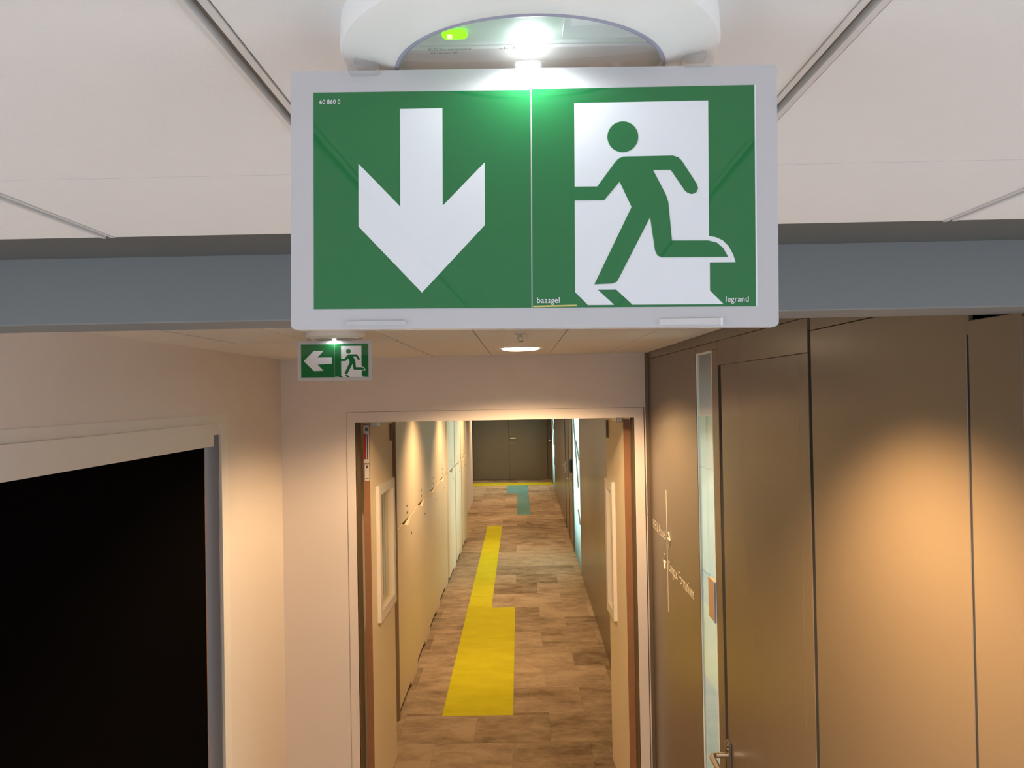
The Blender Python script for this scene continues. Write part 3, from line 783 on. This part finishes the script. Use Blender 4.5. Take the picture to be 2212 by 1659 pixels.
def exit_sign(loc, zc, label, arrow, scale, rot, code, led_mat, near, led_power):
    root = empty('exit_sign', loc, label, 'exit sign', 'green exit signs')
    root.scale = (scale,) * 3
    hz = zc
    # plate
    pts = rounded(-0.1105, 0.1103, -0.0590, 0.0592, 0.0022)
    pm = MB().prism(pts, lambda a, b, d: (a, d, b), 0.0, 0.008)
    plate = pm.build('sign_plate', M['plastic'], root)
    plate.location = (0, -0.015, hz); plate.rotation_euler = rot
    gf = flat('green_field', [(150, 395), (1102, 395), (1102, 1346), (150, 1346)], 0.0, M['signgreen'], plate)
    gf2 = flat('green_field', [(1107, 392), (2071, 386), (2071, 1346), (1107, 1346)], 0.0, M['signgreen'], plate)
    flat('white_edge', [(2072, 386), (2078, 386), (2078, 1346), (2072, 1346)], 0.0, M['signwhite'], plate)
    flat('arrow', arrow, 0.00012, M['signwhite'], plate)['label'] = 'white arrow'
    flat('door_symbol', DOOR, 0.00012, M['signwhite'], plate)['label'] = 'white doorway symbol'
    flat('running_figure', MAN, 0.00024, M['signgreen'], plate)['label'] = 'green running figure'
    flat('figure_head', HEAD, 0.00024, M['signgreen'], plate)
    flat('yellow_line', [(1109, 1337), (1300, 1334), (1300, 1341), (1109, 1344)], 0.00012, M['signyellow'], plate)
    def small(s, x, z, w, h):
        o = text_mesh('small_print', s, 1.0, M['signwhite'], None, Matrix.Identity(4))
        xs = [v.co.x for v in o.data.vertices]; ww = max(xs) - min(xs)
        X0, Z0 = zz((x, z))
        mt = Matrix(((1, 0, 0, X0), (0, 0, -1, -0.0003), (0, 1, 0, Z0), (0, 0, 0, 1)))
        o.data.transform(mt @ Matrix.Diagonal((w / S / ww, h / S / 0.72, 1, 1)) @ Matrix.Translation((-min(xs), 0, 0)))
        o.parent = plate
    small('baasgel', 1127, 1326, 97, 26); small('legrand', 1942, 1326, 98, 26)
    if code: small(code, 177, 446, 92, 20)
    # ledges at the foot of the plate
    MB().prism([zz(p) for p in ((292, 1402), (552, 1398), (552, 1418), (292, 1420))], lambda a, b, d: (a, d, b), -0.0012, 0.0).build('plate_ledge', M['plastic'], plate)
    MB().prism([zz(p) for p in ((1655, 1398), (1925, 1396), (1925, 1424), (1655, 1424))], lambda a, b, d: (a, d, b), -0.0008, 0.0).build('plate_ledge', M['innergrey'], plate)
    MB().prism([zz(p) for p in ((1918, 1396), (1926, 1396), (1926, 1430), (1918, 1430))], lambda a, b, d: (a, d, b), -0.0014, 0.0).build('plate_ledge', M['signwhite'], plate)
    # round luminaire above
    ring = MB().lathe([(0.0872, 0.0), (0.0877, -0.0110), (0.0870, -0.0132), (0.0845, -0.0143), (0.0760, -0.0165), (0.0680, -0.0184), (0.0640, -0.0195), (0.0630, -0.0194), (0.0628, -0.006)], n=96)
    ring.build('lamp_ring', M['ringplastic'], root, smooth=True)
    inner = MB().lathe([(0.0628, -0.0120), (0.0, -0.0120)], n=64).build('inner_plate', M['innerplate'], root)
    MB().lathe([(0.0631, -0.0194), (0.0622, -0.0202), (0.0612, -0.0198), (0.0616, -0.0186)], n=96).build('lens_edge', M['lensedge'], root, smooth=True)
    MB().lathe([(0.0615, -0.0194), (0.050, -0.0199), (0.035, -0.0203), (0.018, -0.0205), (0.0, -0.0206)], n=96).build('lens', M['lens'], root, smooth=True)
    MB().lathe([(0.0070, -0.0122), (0.0070, -0.0132), (0.0055, -0.0142), (0.0, -0.0150)], c=(0.0, -0.0265, 0), n=32).build('led', led_mat, inner, smooth=True)
    led_refl = MB().lathe([(0.0, -0.0207), (0.0045, -0.0208), (0.0060, -0.0215), (0.0045, -0.0224), (0.0, -0.0226)], n=32).build('light_guide', led_mat, inner, smooth=True)  # glowing bead added for the LED's reflection at the plate top
    led_refl.location = (-0.001, -0.0125, 0); led_refl.scale = (1, 0.4, 1)
    sl = spot('light', (0, 0, 0), led_power, (0.92, 1.0, 1.0), 172, 0.3, 0.004)
    sl.parent = root; sl.location = (0.0, -0.0275, -0.0222)
    if near:
        MB().box(0.014, 0.058, -0.056, -0.0265, -0.0140, -0.0121).build('inner_label', M['innerlabel'], inner)
        MB().box(-0.058, 0.058, -0.0165, 0.02, -0.0136, -0.0121).build('inner_strip', M['innergrey'], inner)
        MB().box(-0.0385, -0.0275, -0.0345, -0.0290, -0.0150, -0.0121, 0.0012).build('status_led', M['ledgreen'], inner)
        MB().box(-0.0360, -0.0340, -0.0342, -0.0325, -0.0157, -0.0145).build('status_led_core', M['ledgreen_core'], inner)
        def ip(s, x, y, w, h):
            o = text_mesh('inner_print', s, 1.0, M['ink'], None, Matrix.Identity(4))
            xs = [v.co.x for v in o.data.vertices]; ww = max(xs) - min(xs)
            mt = Matrix(((1, 0, 0, x), (0, -1, 0, y), (0, 0, -1, -0.0142), (0, 0, 0, 1)))
            o.data.transform(mt @ Matrix.Diagonal((w / ww, h / 0.72, 1, 1)) @ Matrix.Translation((-min(xs), 0, 0)))
            o.parent = inner
        ip('ECO Bac-equipement', -0.046, -0.0170, 0.0195, 0.0028)
        ip('45 lumen 1h', -0.0455, -0.0130, 0.0125, 0.0024)
        ip('ab 12', -0.014, -0.0170, 0.0100, 0.0026)
    # clear clips that carry the plate
    for sx in (-1, 1):
        c = MB()
        c.box(sx * 0.0755 - 0.007, sx * 0.0755 + 0.007, -0.0190, -0.0045, -0.0240, -0.0190, 0.0012)
        c.box(sx * 0.0755 - 0.005, sx * 0.0755 + 0.005, -0.0140, -0.0080, -0.0195, -0.0110, 0.001)
        c.build('clip', M['clip'], root)
    return root
exit_sign((0.0077, 0.392, ZC), 2.3385 - ZC, 'large green exit sign with down arrow and running figure hanging close up', ARROW_DOWN, 1.0,
          (0, math.radians(0.8), math.radians(-0.9)), '60 860 0', M['led'], True, 0.10)
exit_sign((-0.572, 2.60, ZP), -0.0835, 'small distant green exit sign with left arrow near the corner', ARROW_LEFT, 1.05,
          (0, math.radians(0.4), 0), None, M['led_small'], False, 0.10)
